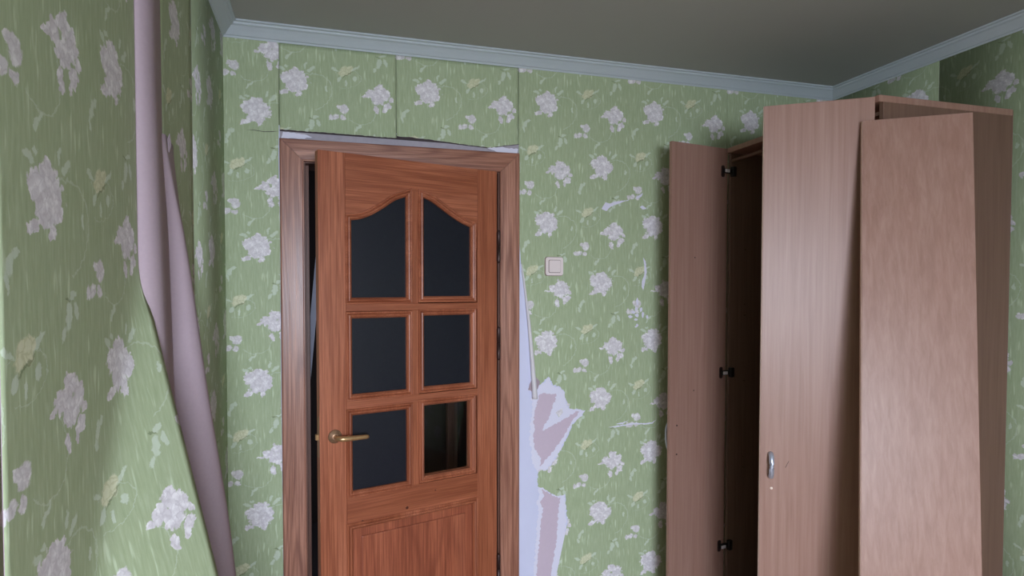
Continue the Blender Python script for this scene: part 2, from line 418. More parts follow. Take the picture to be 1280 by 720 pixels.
ceiling = tag(link('ceiling', bx(X0-.1, X1+.1, RY-.2, T, ZC, ZC+.1), 'ceiling'), 'plain dull white ceiling', 'ceiling', kind='structure')
# cornice profile: (out from wall, down from ceiling)
prof = [(0, .052), (.004, .052), (.007, .046), (.012, .044), (.024, .030), (.036, .018), (.044, .014), (.047, .008), (.055, .006), (.055, 0), (0, 0)]
def cornice(name, a, b, nrm, label):
    bm = bmesh.new(); a = Vector(a); b = Vector(b); n = Vector(nrm); d = (b-a).normalized(); rings = []
    for p, s in ((a, 1), (b, -1)):
        rings.append([bm.verts.new(p+n*o+d*s*o*(1 if True else 0)+Vector((0, 0, -z))) for o, z in prof])
    for i in range(len(prof)):
        j = (i+1) % len(prof); bm.faces.new((rings[0][i], rings[0][j], rings[1][j], rings[1][i]))
    bm.faces.new(rings[0]); bm.faces.new(rings[1][::-1])
    return tag(link(name, bm, 'cornice'), label, 'cornice', kind='structure')
cornice('trim_1', (X0, 0, ZC), (X1, 0, ZC), (0, -1, 0), 'grey white moulded cornice along the top of the back wall')
cornice('trim_2', (X1, 0, ZC), (X1, RY, ZC), (-1, 0, 0), 'grey white moulded cornice on the right wall above the wardrobe')
cornice('trim_3', (X0, RY, ZC), (X0, 0, ZC), (1, 0, 0), 'grey white moulded cornice on the left wall')
ZP = ZC-.051          # top of the wallpaper

# window behind the viewer (lets the daylight in)
win = empty('window_1', ((WX0+WX1)/2, RY-.1, WZ0)); tag(win, 'white plastic window behind the viewer', 'window', kind='structure')
ww, wh = (WX1-WX0)/2, WZ1-WZ0
bm = bmesh.new()
for a in ((-ww, -ww+.06, 0, wh), (ww-.06, ww, 0, wh), (-ww+.06, ww-.06, 0, .06), (-ww+.06, ww-.06, wh-.06, wh)): box(bm, a[0], a[1], -.03, .03, a[2], a[3])
link('window_frame', bm, 'pvc', win); link('mullion', bx(-.03, .03, -.03, .03, .06, wh-.06), 'pvc', win)
for s in (-1, 1): link('pane', bx(min(s*.03, s*(ww-.06)), max(s*.03, s*(ww-.06)), -.004, .004, .06, wh-.06), 'clear', win)

# ------------------------------------------------------------------ wallpaper on the back wall
AX, AZ = 0.952, 2.336
def B(*p): return list(p)
G = .0008
# strip left of the door (other print phase)
strip0 = paper_flat('wallpaper_strip', densify([(X0+.001, 0), (-.1645, 0), (-.1645, .6), (-.166, 1.2), (-.1645, 1.75), (-.168, 2.05), (-.1655, 2.14), (-.1655, 2.211), (-.163, ZP), (X0+.001, ZP)], .03, .0006, skip=(0, 6, 7, 8, 9)), -.0016, -.252, 1.682, wall_back)
def over_door(xa, xb, zbot, ax, ragged):
    n = 40
    def fn(i, j):
        x = xa+(xb-xa)*j; zb = zbot(x); z = zb+(ZP-zb)*i**1.3
        d = (z-zb); out = .0016+.007*math.exp(-(d/.022))*(1 if ragged else 1)+.004*math.exp(-(d/.05)**2)*(0.5+0.5*math.sin(x*23))
        return Vector((x, -out, z)), (x-ax, z-AZ)
    return sheet('wallpaper_strip', 26, n, fn, wall_back)
def lin(pts):
    def f(x):
        for (a, b), (c, d) in zip(pts, pts[1:]):
            if x <= c: return b+(d-b)*(x-a)/(c-a)
        return pts[-1][1]
    return f
rs = random.Random(3); jag = [rs.uniform(-.0012, .0012) for _ in range(400)]
f1 = lin([(-.164, 2.141), (0, 2.1405), (.15, 2.139), (.292, 2.1385)]); f2 = lin([(.292, 2.146), (.40, 2.143), (.51, 2.136), (.60, 2.129), (.69, 2.1245), (.75, 2.137), (.823, 2.149)])
s1 = over_door(-.162, .2915, lambda x: f1(x)+jag[int((x+.2)*150) % 400], AX-2*PW, True)
s2 = over_door(.2932, .8225, lambda x: f2(x)+jag[int((x+.2)*150) % 400], AX-PW, True)
# torn strip right of the door
tear = [(0.914, 1.092), (0.94, 1.106), (0.966, 1.134), (0.987, 1.089), (1.018, 1.083), (1.044, 1.057), (1.05, 1.018), (1.066, 0.978), (1.114, 0.975), (1.146, 0.968), (1.125, 0.94), (1.082, 0.908), (1.051, 0.841), (1.019, 0.784), (0.983, 0.738), (0.957, 0.71), (0.92, 0.713), (0.915, 0.694), (0.915, 0.64), (0.941, 0.633), (0.978, 0.6), (1.009, 0.588), (1.046, 0.594), (1.054, 0.534), (1.06, 0.462)]
left_edge = [(.8245, ZP), (.8245, 1.769), (.838, 1.595), (.853, 1.49), (.868, 1.384), (.884, 1.20), (.898, 1.06)]
right_edge = [(1.0, .20), (.96, .0), (1.3535, 0), (1.3535, ZP)]
body = left_edge + densify(tear, .006, .0035, skip=(len(tear)-1,)) + right_edge
strip3 = paper_flat('wallpaper_strip', body, -.0016, AX, AZ, wall_back); tag(strip3, 'wallpaper strip torn away at its left edge beside the door frame')
for i in range(1, 3):
    xa = .823+i*PW; paper_flat('wallpaper_strip', [(xa+.0008, 0), (min(xa+PW, X1)-.0006, 0), (min(xa+PW, X1)-.0006, ZP), (xa+.0008, ZP)], -.0016, AX+i*PW, AZ, wall_back)
paper_flat('wallpaper_strip', [(2.4138, 0), (X1-.001, 0), (X1-.001, ZP), (2.4138, ZP)], -.0016, AX+3*PW, AZ, wall_back)
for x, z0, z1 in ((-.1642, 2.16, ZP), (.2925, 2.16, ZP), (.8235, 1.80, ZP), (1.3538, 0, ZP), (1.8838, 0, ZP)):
    link('seam_shade', bx(x-.003, x+.003, -.0004, 0, z0, z1), 'seam', wall_back)  # dark strip behind each seam paints in the shade between strips
# torn layers of backing and white fringe on the bare wall
m1 = [(0.92, 1.048), (0.945, 1.057), (1.003, 1.049), (1.008, 1.039), (0.987, 0.992), (0.966, 0.939), (0.93, 0.888), (0.977, 0.904), (1.034, 0.93), (1.103, 0.966), (1.120, 0.966), (1.082, 0.925), (1.042, 0.861), (0.992, 0.795), (0.946, 0.75), (0.926, 0.727), (0.931, 0.761), (0.9, 0.812), (0.894, 0.861), (0.9, 0.89), (0.894, 0.929), (0.904, 0.986), (0.915, 1.025)]
m2 = [(0.934, 0.624), (0.967, 0.606), (0.999, 0.584), (1.025, 0.576), (1.015, 0.528), (1.008, 0.40), (.96, .12), (.90, .06), (.915, 0.3), (0.931, 0.475), (0.936, 0.506), (0.942, 0.535), (0.926, 0.566), (0.947, 0.594)]
fr1 = [(.885, 1.04), (.91, 1.088), (.94, 1.10), (.966, 1.128), (.985, 1.088), (1.016, 1.08), (1.042, 1.055), (1.048, 1.016), (1.064, .977), (1.114, .974), (1.144, .968), (1.123, .94), (1.08, .907), (1.049, .84), (1.017, .783), (.981, .737), (.956, .709), (.915, .705), (.89, .75), (.885, .80), (.876, .86), (.882, .93), (.89, .99)]
fr2 = [(.915, .65), (.94, .631), (.978, .598), (1.009, .586), (1.044, .592), (1.052, .534), (1.05, .40), (.98, .10), (.885, .05), (.90, .3), (.914, .47), (.92, .52), (.91, .57), (.925, .60)]
link('torn_backing', slab(densify(fr1, .006, .005), -.0006, 0), 'fringe', wall_back)
link('torn_backing', slab(densify(fr2, .006, .005), -.0006, 0), 'fringe', wall_back)
a = link('torn_backing', slab(densify(m1, .005, .0034), -.0011, -.0006), 'patch', wall_back); tag(a, 'mauve backing paper left where the print tore away')
a = link('torn_backing', slab(densify(m2, .005, .0034), -.0011, -.0006), 'patch', wall_back)
# a remaining white tongue and a few flecks of print on the large patch
for pts, mt in (([(1.003, 1.047), (1.012, 1.066), (1.038, 1.05), (1.046, 1.012), (1.05, .985), (1.02, .96), (.99, .925), (.95, .893), (.935, .889), (.965, .935), (.985, .985)], 'fringe'),
                ([(1.0, .965), (1.03, .985), (1.035, .965), (1.015, .945)], None)):
    if mt: link('torn_backing', slab(densify(pts, .006, .005), -.0016, -.0011), mt, wall_back)
    else: paper_flat('paper_scrap', densify(pts, .01, .002), -.0028, AX, AZ, wall_back)
# scratches
scr = [[(1.435, 1.667), (1.448, 1.648), (1.454, 1.601), (1.449, 1.57), (1.436, 1.512), (1.427, 1.531), (1.431, 1.562), (1.441, 1.586), (1.441, 1.632)],
       [(1.26, .884), (1.30, .887), (1.36, .893), (1.39, .897), (1.45, .891), (1.49, .893), (1.512, .908), (1.49, .887), (1.45, .885), (1.40, .889), (1.36, .888), (1.30, .881)],
       [(1.30, .897), (1.333, .893), (1.365, .912), (1.35, .905)],
       [(1.22, 1.885), (1.24, 1.915), (1.262, 1.91), (1.29, 1.92), (1.33, 1.925), (1.36, 1.93), (1.31, 1.912), (1.27, 1.897), (1.245, 1.875)],
       [(1.395, 1.945), (1.43, 1.965), (1.425, 1.95), (1.40, 1.935)], [(1.415, 1.90), (1.43, 1.907), (1.45, 1.893), (1.43, 1.888)]]
rs = random.Random(11)
for cx, cz, sx, sz in [(1.405, 1.46, .006, .022), (1.40, 1.43, .010, .012), (1.425, 1.425, .006, .014), (1.385, 1.412, .011, .010), (1.405, 1.398, .012, .010), (1.435, 1.402, .008, .016), (1.37, 1.392, .012, .007), (1.40, 1.378, .010, .007), (1.405, 1.352, .008, .007), (1.458, 1.39, .007, .008), (1.40, 1.345, .007, .004)]:
    n = 9; scr.append([(cx+sx*rs.uniform(.6, 1.2)*math.cos(2*math.pi*q/n), cz+sz*rs.uniform(.6, 1.2)*math.sin(2*math.pi*q/n)) for q in range(n)])
for pts in scr: link('torn_fleck', slab(densify(pts, .006, .0014), -.0021, -.0016), 'fringe', wall_back)
# horizontal rip in the paper left of the frame, above it the crease
for pts in ([(-.285, 2.133), (-.255, 2.1345), (-.22, 2.131), (-.19, 2.134), (-.165, 2.136), (-.19, 2.1315), (-.22, 2.129), (-.255, 2.1325)],):
    link('torn_fleck', slab(pts, -.0021, -.0016), 'gap', wall_back)
# paper edge rolled forward beside the frame
rl = [(.835, 1.63), (.846, 1.56), (.858, 1.46), (.868, 1.38), (.878, 1.27), (.886, 1.17), (.892, 1.09), (.895, 1.035)]
def roll(i, j):
    k = i*(len(rl)-1); a = min(int(k), len(rl)-2); f = k-a
    x = rl[a][0]*(1-f)+rl[a+1][0]*f; z = rl[a][1]*(1-f)+rl[a+1][1]*f
    r = .0015+.0105*i; an = -.3+j*4.6
    return Vector((x+r*math.cos(an)*(1-.15*j)+.001, -.002-r-r*math.sin(an)*(1-.15*j), z)), (0, 0)
o = sheet('curled_edge', 30, 14, roll, strip3, mats=('backing', 'paper'), flip=True); tag(o, 'paper edge rolled forward beside the door frame')
o = link('paper_scrap', slab(densify([(.868, 1.075), (.885, 1.12), (.905, 1.13), (.925, 1.11), (.915, 1.08), (.90, 1.06)], .01, .002), -.004, -.0025), 'backing', strip3)
# filler over the door frame
bm = slab([(-.162, 2.10), (.823, 2.10), (.823, 2.1465), (.75, 2.135), (.69, 2.122), (.5, 2.132), (-.162, 2.136)], -.0045, -.0)
link('filler_strip', bm, 'filler', wall_back)
link('edge_shade', slab([(-.162, 2.132), (.5, 2.130), (.69, 2.122), (.823, 2.133), (.823, 2.155), (.69, 2.15), (-.162, 2.16)], -.001, -.0), 'gap', wall_back)  # dark slab paints in the shadow line below the lifted paper edge
link('paper_scrap', slab(densify([(-.158, 2.108), (-.08, 2.112), (-.04, 2.119), (-.07, 2.130), (-.15, 2.134)], .01, .002), -.0056, -.0046), 'fringe', wall_back)
link('paper_scrap', slab(densify([(.68, 2.124), (.74, 2.104), (.815, 2.106), (.820, 2.128), (.74, 2.131)], .01, .002), -.0056, -.0046), 'fringe', wall_back)

# ------------------------------------------------------------------ wallpaper on the left wall
PX = X0
def side_flat(ya, yb, by, bz, name='wallpaper_strip'):
    """flat strip on the left wall; (by,bz) is a large flower of the second kind"""
    def fn(i, j):
        y = ya+(yb-ya)*j; z = ZP*i
        return Vector((PX+.0016, y, z)), (y-by+.331, z-bz-.038)
    return sheet(name, 2, 2, fn, wall_left)
side_flat(-.554, -.0015, -.215, 1.895-.02)
bm = None
q = 0; y = -.001
while y > RY+.02:      # right wall strips
    yb = max(y-PW, RY+.001)
    def fr_(i, j, y=y, yb=yb): return Vector((X1-.0016, y+(yb-y)*j, ZP*i)), ((y-(y+(yb-y)*j))+.1, ZP*i-AZ)
    sheet('wallpaper_strip', 2, 2, fr_, wall_right); y = yb-.0012
for q in range(2, 6):
    ya = -1.076-(q)*PW; side_flat(max(ya, RY+.001), ya+PW-.001, -1.151-(q-0)*PW+.0, 1.601) if ya+PW > RY else None
# nearest whole strip, its lower right corner bulging away from the wall
def bulge(i, j):
    ya, yb = -1.076-PW, -1.076
    y = ya+(yb-ya)*j; z = ZP*i
    t = max(0.0, 1.585-z)
    yf = -1.066-t*.50
    d = y-yf
    s = .5*(d+math.sqrt(d*d+.03**2)) if t > 0 else 0
    k = min(1, t/.12)
    x = .44*s*k*(1.0 if t < .85 else 1.0+.0*(t))
    x = min(x, .24+.02*math.sin(z*3))
    dy = -.10*x
    return Vector((PX+.002+x, y+dy, z)), (y+1.151+.331, z-1.601-.038)
nearstrip = sheet('wallpaper_strip', 70, 40, bulge, wall_left); tag(nearstrip, 'wallpaper strip whose lower corner bulges away from the wall')
# strip peeled from its left edge: green part still on the wall
def fold_r(z):     # where the flat green part begins (hidden under the rolled flap)
    return lin([(.0, -.50), (.663, -.58), (.95, -.62), (1.241, -.74), (1.585, -.81), (1.72, -.83), (1.853, -.905), (2.6, -.908)])(z)
def green2(i, j):
    z = ZP*i; ya = min(fold_r(z), -.02); yb = -.5555
    if ya > yb-.002: ya = yb-.002
    y = ya+(yb-ya)*j
    return Vector((PX+.0016, y, z)), (y+.685+.331, z-1.895-.038)
peeled = sheet('wallpaper_strip', 90, 8, green2, wall_left); tag(peeled, 'wallpaper strip peeled from its left edge, mauve back rolled outwards')
# both rolls: a steep front towards the viewer, a rounded crest and a long flank falling back to the wall
def crest(yl, rf, wid, h, j):
    if j < .5:
        a = j*math.pi; return yl+rf*(1-math.cos(a)), h*math.sin(a)
    t = (j-.5)*2; q = (math.sqrt(t*t+.02)-.1414)/(math.sqrt(1.02)-.1414)
    return yl+rf+t*(wid-rf), h*(1-q)
tube_l = lin([(0, -.62), (.663, -.70), (.9, -.74), (1.1, -.785), (1.26, -.822), (1.66, -.86), (1.853, -.905), (2.6, -.91)])
tube_h = lin([(0, .14), (.663, .112), (.9, .096), (1.24, .070), (1.585, .038), (1.75, .020), (1.853, .010), (2.6, .006)])
def flap(i, j):
    z = 1.875*(1-i); yl = tube_l(z); h = tube_h(z)
    y, x = crest(yl, h*.75, .10+h*2.2, h, j)
    return Vector((PX+.003+x, y+.004*math.sin(z*9), z)), (j*.3, z)
tubeflap = sheet('curled_flap', 60, 32, flap, peeled, mats=('backing', 'paper'), flip=True); tag(tubeflap, 'mauve back of the peeled paper rolled into a widening tube')
near_h = lin([(0, .065), (.9, .050), (1.26, .041), (1.66, .031), (1.95, .024), (2.6, .021)])
def nearroll(i, j):
    z = ZP*(1-i); yl = -1.084; h = near_h(z)
    y, x = crest(yl, .045, tube_l(z)-yl+.02, h, j)
    return Vector((PX+.002+x, y, z)), (j*.3, z)
nr = sheet('curled_edge', 50, 32, nearroll, peeled, mats=('backing', 'paper'), flip=True); tag(nr, 'upright roll of mauve backing behind the near strip')
# small rip
link('paper_scrap', slab([(0, 0), (.012, .02), (.004, .045), (-.006, .03), (-.004, .01)], 0, .001), 'backing2', peeled).matrix_local = Matrix.Translation((PX+.014, -.875, 1.84)) @ Matrix.Rotation(math.radians(80), 4, 'Z')

# ------------------------------------------------------------------ door frame
fr = empty('door_frame', (0, 0, 0)); tag(fr, 'pinkish brown grained wooden door frame with mitred corners', 'door frame', kind='structure')
FX0, FX1, FZ = -.163, .823, 2.106; IX0, IX1, IZ = -.072, .7345, 2.021
def board(outer, inner, name, mat):
    """outer/inner: two (x,z) points each; section: flat, then a slope to a rounded inner bead"""
    o1, o2 = [Vector((p[0], 0, p[1])) for p in outer]; i1, i2 = [Vector((p[0], 0, p[1])) for p in inner]
    sec = [(0, 0), (0, .016), (.03, .0195), (.06, .0205), (.52, .0205), (.92, .0195), (.94, .0185), (.955, .020), (.985, .020), (1, .016), (1, 0)]
    bm = bmesh.new(); R = []
    for a, b in ((o1, i1), (o2, i2)):
        R.append([bm.verts.new(a.lerp(b, f)+Vector((0, -h, 0))) for f, h in sec])
    for k in range(len(sec)):
        j = (k+1) % len(sec); bm.faces.new((R[0][k], R[0][j], R[1][j], R[1][k]))
    bm.faces.new(R[0]); bm.faces.new(R[1][::-1])
    return link(name, bm, mat, fr)
e = .0006
board([(FX0, 0), (FX0, FZ)], [(IX0, 0), (IX0, IZ)], 'architrave', 'frame_v')
board([(FX1, 0), (FX1, FZ)], [(IX1, 0), (IX1, IZ)], 'architrave', 'frame_v')
board([(FX0+e, FZ+e), (FX1-e, FZ+e)], [(IX0+e, IZ+e), (IX1-e, IZ+e)], 'architrave', 'frame_h')
link('jamb', bx(OX0-.0195, OX0, .0, T, 0, OZ+.0195), 'jamb', fr); link('jamb', bx(OX1, OX1+.0195, .0, T, 0, OZ+.0195), 'jamb', fr)
link('head_jamb', bx(OX0, OX1, .0, T, OZ, OZ+.0195), 'jamb', fr)
link('door_stop', bx(OX0, OX0+.012, .045, T-.02, 0, OZ), 'jamb', fr); link('door_stop', bx(OX1-.012, OX1, .045, T-.02, 0, OZ), 'jamb', fr)
for x, z in ((.754, 1.985), (.751, 1.604), (.751, 1.209), (.751, .8), (-.087, 1.58), (-.087, 1.15)):
    link('nail_head', lathe(bmesh.new(), [(.0, 0), (.0035, 0), (.0035, .0012), (.002, .002), (0, .0022)][1:4], 10, (x, -.0165 if x > 0 else -.0155, z)), 'nail', fr)
# dark joints at the mitres
link('knot', lathe(bmesh.new(), [(.011, 0), (.011, .0008), (.006, .0012)], 14, (.205, -.0175, 2.052)), 'knot', fr)
link('knot', lathe(bmesh.new(), [(.004, 0), (.004, .0008), (.002, .0012)], 10, (.615, -.0145, 2.034)), 'knot', fr)
link('knot', lathe(bmesh.new(), [(.004, 0), (.004, .0008), (.002, .0012)], 10, (.630, -.0145, 2.034)), 'knot', fr)

# ------------------------------------------------------------------ door leaf
L = .7685; TH = .038
door = empty('door_1', (.722, -.0225, .006), math.radians(15.61)); tag(door, 'reddish brown wooden door with six dark panes, standing ajar', 'door', kind='structure')
Z = lambda z: z-.006
def dlink(name, bm, mat, parent=door, **k): return link(name, bm, mat, parent, **k)
UL = [(-.6455, 1.4855), (-.4222, 1.4855), (-.4222, 1.8815)] + smooth_curve([(-.4222, 1.8815), (-.4704, 1.862), (-.5144, 1.8314), (-.5645, 1.8009), (-.6066, 1.7834), (-.6455, 1.776)], 5)[1:]
UR = [(-.3485, 1.4895), (-.131, 1.4895)] + smooth_curve([(-.131, 1.779), (-.1714, 1.793), (-.213, 1.8135), (-.262, 1.8427), (-.31, 1.8712), (-.3485, 1.8845)], 5)
def rect(a, b, c, d): return [(a, c), (b, c), (b, d), (a, d)]
ML = rect(-.6455, -.4222, 1.1225, 1.4100); MR = rect(-.3485, -.131, 1.1265, 1.4140)
LL = rect(-.6455, -.4222, .7560, 1.0450); LR = rect(-.3485, -.1335, .7640, 1.0520)
panes = [UL, UR, ML, MR, LL, LR]
panes = [[(x, Z(z)) for x, z in p] for p in panes]
mprof = [(d_, h_ if h_ > .005 else h_*1.35) for d_, h_ in [(-.001, .014), (-.001, .003), (.003, -.001), (.006, -.0035), (.009, -.0045), (.012, -.0035), (.0135, -.0005), (.0150, .0010), (.0165, -.0010), (.0190, -.0022), (.0215, -.0022), (.0232, -.0008), (.0240, .0012), (.0240, .014)]]
def ring_sweep(poly, prof):
    bm = bmesh.new(); R = []
    for d, h in prof:
        R.append([bm.verts.new((x, h, z)) for x, z in offset_poly(poly, d)])
    n = len(poly)
    R.append(R[0])
    for a, b in zip(R, R[1:]):
        for i in range(n):
            j = (i+1) % n; bm.faces.new((a[i], a[j], b[j], b[i]))
    return bm
def member(name, pts, mat, y0=.0015, y1=TH): return dlink(name, slab([(x, Z(z)) for x, z in pts], y0, y1), mat, bevel=.0009, seg=1)
zt = 2.0215; g = .0004
member('stile', rect(-L, -.6680, .006, zt), 'door_v'); member('stile', rect(-.0995, -.003, .006, zt), 'door_v')
ul_top = [(x, z+.006) for x, z in offset_poly(panes[0], .015)][2:]        # from upper right round to the left
ur_top = [(x, z+.006) for x, z in offset_poly(panes[1], .015)][1:]
xm0, xm1 = -.3980, -.3725
top_pts = [(-.6680+g, zt), (-.6680+g, 1.7915)] + [(x, z) for x, z in ul_top[::-1] if x > -.667] + [(xm0, ul_top[0][1]), (xm1, ur_top[-1][1])] + [(x, z) for x, z in ur_top[::-1][0:] if x < -.1] + [(-.0995-g, 1.795), (-.0995-g, zt)]
member('top_rail', top_pts, 'door_h')
member('muntin', rect(xm0, xm1, 1.4625, max(ul_top[0][1], ur_top[-1][1])+.008), 'door_v', y0=.0022)
member('muntin', rect(xm0, xm1, 1.1000, 1.435), 'door_v'); member('muntin', rect(xm0, xm1, .738, 1.069), 'door_v')
member('cross_rail', rect(-.6680+g, -.0995-g, 1.4350, 1.4625), 'door_h'); member('cross_rail', rect(-.6680+g, -.0995-g, 1.0690, 1.1000), 'door_h')
member('lock_rail', rect(-.6680+g, -.0995-g, .630, .7380), 'door_h'); member('bottom_rail', rect(-.6680+g, -.0995-g, .006, .150), 'door_h')
pan = rect(-.6455, -.1220, .170, .612); pan = [(x, Z(z)) for x, z in pan]
dlink('panel', ring_sweep(pan, [(-.05, .008), (-.045, .002), (-.2, .002)][:2]+[(-.05, .02)], ) if False else slab(offset_poly(pan, .012), .011, .027), 'door_p')
dlink('raised_field', slab(offset_poly(pan, -.035), .004, .011), 'door_p', bevel=.006)
dlink('moulding', ring_sweep(pan, mprof), 'door_v')
for i, p in enumerate(panes):
    dlink('moulding', ring_sweep(p, mprof), 'door_v' if i > 1 else 'door_h')
    b = dlink('moulding', ring_sweep(p, [(d, TH-h+.0015) for d, h in mprof]), 'door_v')
    o = dlink('pane', slab(offset_poly(p, .004), .0145, .0185), 'clear' if i == 5 else 'obscure')
    if i == 5: tag(o, 'clear see-through pane, lowest on the right')
for x, z, r in ((-.4248, .6524, .006), (-.6082, .6372, .004), (-.30, .700, .003)):
    dlink('knot', lathe(bmesh.new(), [(r, 0), (r, .0006), (r*.5, .0009)], 12, (x, .0015, Z(z))), 'knot')
# lever handle
hz = Z(.974)
hd = empty('handle', (-.7130, .0015, hz), 0, door)
link('rosette', lathe(bmesh.new(), [(.0255, 0), (.0255, .003), (.0245, .0055), (.021, .0065), (.0195, .0085), (.0155, .0095), (.0135, .012), (.0115, .013)], 28), 'brass_dk', hd, smooth=True)
bm = bmesh.new(); tube(bm, [(0, -.010, 0), (0, -.030, 0), (.003, -.041, -.0005), (.010, -.047, -.001), (.02, -.049, -.0015), (.045, -.050, -.002), (.08, -.050, -.003), (.104, -.048, -.004), (.112, -.046, -.0045)],
     [.0085, .0085, .010, .0115, .0115, .0105, .0095, .0092, .008], 14, .92)
link('lever', bm, 'brass', hd, smooth=True)
for a in (35, 325): link('screw_head', lathe(bmesh.new(), [(.0035, 0), (.0035, .0012), (.002, .0018)], 10, (.019*math.cos(math.radians(a)), -.0055, .019*math.sin(math.radians(a)))), 'brass', hd)
dlink('latch_plate', bx(-L-.0008, -L+.001, .010, .030, Z(.90), Z(1.05)), 'brass_dk')
dlink('latch_bolt', slab([(-L-.010, Z(.965)), (-L, Z(.965)), (-L, Z(.985)), (-L-.010, Z(.985))], .013, .026), 'brass')
# hinges
for z0, z1 in ((1.6377, 1.7646), (1.2205, 1.3519), (.24, .365)):
    h = empty('hinge', (0, -.008, Z(z0)), 0, door); H = z1-z0
    link('barrel', lathe(bmesh.new(), [(.003, -.006), (.0065, -.003), (.0078, 0), (.0078, H*.485), (.0055, H*.49), (.0055, H*.51), (.0078, H*.515), (.0078, H), (.0065, H+.003), (.003, H+.006)], 14, axis='z'), 'hinge', h, smooth=True)
    link('hinge_leaf', bx(-.0055, .0055, .001, .012, .002, H-.002), 'hinge', h)

# ------------------------------------------------------------------ hall beyond the door
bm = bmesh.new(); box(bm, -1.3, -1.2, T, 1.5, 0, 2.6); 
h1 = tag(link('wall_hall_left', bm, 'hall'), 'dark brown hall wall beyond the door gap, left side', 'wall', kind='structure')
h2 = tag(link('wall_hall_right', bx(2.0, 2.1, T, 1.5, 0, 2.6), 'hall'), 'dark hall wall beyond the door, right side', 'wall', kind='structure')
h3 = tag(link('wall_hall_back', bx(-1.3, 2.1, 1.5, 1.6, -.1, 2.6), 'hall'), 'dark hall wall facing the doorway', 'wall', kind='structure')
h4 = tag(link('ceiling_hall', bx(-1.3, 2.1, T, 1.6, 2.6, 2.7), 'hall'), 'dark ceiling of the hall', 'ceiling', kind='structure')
bd = slab([(-.198, 0), (-.168, 0), (.040, 2.2), (.010, 2.2)], 0, .018)
b = link('reflection_strip', bd, 'reflection'); b.location = (0, .62, 0)  # added strip, imitates a slanting pale reflection in the door gap
tag(b, 'added pale slanted strip standing in for a reflection behind the door gap', 'board')
up = link('coat_post', bx(.74, .80, 0, .06, 0, 2.0), 'jamb'); up.location = (0, 1.1, 0); tag(up, 'dark upright post in the hall seen through the clear pane', 'post')

# ------------------------------------------------------------------ light switch
sw = empty('light_switch', (.989, -.0016, 1.6205)); tag(sw, 'square white rocker light switch on green wallpaper right of the door', 'switch')
def rounded(wd, ht, r, n=5):
    P = []
    for cx, cz, a0 in ((wd-r, ht-r, 0), (-wd+r, ht-r, 90), (-wd+r, -ht+r, 180), (wd-r, -ht+r, 270)):
        for k in range(n+1):
            a = math.radians(a0+90*k/n); P.append((cx+r*math.cos(a), cz+r*math.sin(a)))
    return P
link('outline_shade', slab(rounded(.0435, .0425, .012), -.002, 0), 'switch_shade', sw)  # brown slab edge painted as the shadow around the plate
link('face_plate', slab(rounded(.0415, .0405, .011), -.009, -.002), 'white_plastic', sw, bevel=.002)
link('rocker_shade', slab(rounded(.0285, .0285, .006), -.0100, -.0092), 'switch_shade', sw)
link('rocker', slab(rounded(.0265, .0265, .005), -.0135, -.0100), 'white_plastic', sw, bevel=.0015)

# ------------------------------------------------------------------ wardrobe
WT = 2.15; WF = 1.757; WD = .60; Y_FAR, Y_NEAR = -.150, -.900; tk = .016
wd = empty('wardrobe', (WF, Y_NEAR, 0)); tag(wd, 'tall beech laminate wardrobe with both doors open against the right wall', 'wardrobe')
def W(name, x0, x1, y0, y1, z0, z1, mat='beech_shade', bev=.0012): return link(name, bx(x0-WF, x1-WF, y0-Y_NEAR, y1-Y_NEAR, z0, z1), mat, wd, bevel=bev, seg=1)
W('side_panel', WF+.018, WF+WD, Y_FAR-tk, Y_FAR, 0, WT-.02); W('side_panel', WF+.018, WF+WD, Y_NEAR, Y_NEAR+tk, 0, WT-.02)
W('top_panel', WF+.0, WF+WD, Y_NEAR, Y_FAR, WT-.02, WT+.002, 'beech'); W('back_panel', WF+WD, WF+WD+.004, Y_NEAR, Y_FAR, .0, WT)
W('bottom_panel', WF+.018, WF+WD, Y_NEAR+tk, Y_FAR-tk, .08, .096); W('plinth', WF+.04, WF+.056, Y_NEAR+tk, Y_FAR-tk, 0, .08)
W('top_rail', WF+.022, WF+.038, Y_NEAR+tk, Y_FAR-tk, WT-.058, WT-.046, 'beech_shade')
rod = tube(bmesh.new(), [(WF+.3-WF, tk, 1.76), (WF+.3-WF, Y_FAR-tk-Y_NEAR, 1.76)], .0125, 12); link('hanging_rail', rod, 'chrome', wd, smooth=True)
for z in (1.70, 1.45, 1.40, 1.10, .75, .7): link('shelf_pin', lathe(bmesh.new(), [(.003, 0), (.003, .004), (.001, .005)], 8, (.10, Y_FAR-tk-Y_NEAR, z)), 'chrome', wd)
def hinge_cup(par, sgn, z, hx):
    h = empty('hinge', (hx, -.0, z), 0, par)
    link('cup', lathe(bmesh.new(), [(.0175, 0), (.0175, .0015), (.014, .003)], 16), 'chrome', h, smooth=True)
    link('arm', bx(min(0, sgn*.055), max(0, sgn*.055), -.016, -.002, -.008, .008), 'black', h, bevel=.003)
    link('mounting_plate', bx(min(sgn*.035, sgn*.06), max(sgn*.035, sgn*.06), -.02, -.004, -.022, .022), 'black', h, bevel=.003)
    link('arm_cap', bx(min(sgn*.004, sgn*.022), max(sgn*.004, sgn*.022), -.0190, -.0160, -.005, .005), 'chrome', h, bevel=.0015)
def bow_pull(bm, x, z0, z1, y0, depth, r=.0055):
    zc = (z0+z1)/2; hh = (z1-z0)/2; P = []
    for k in range(15):
        a = math.pi*k/14; P.append((x, y0+depth*math.sin(a)**.7, zc-hh*math.cos(a)))
    return tube(bm, P, r, 10)
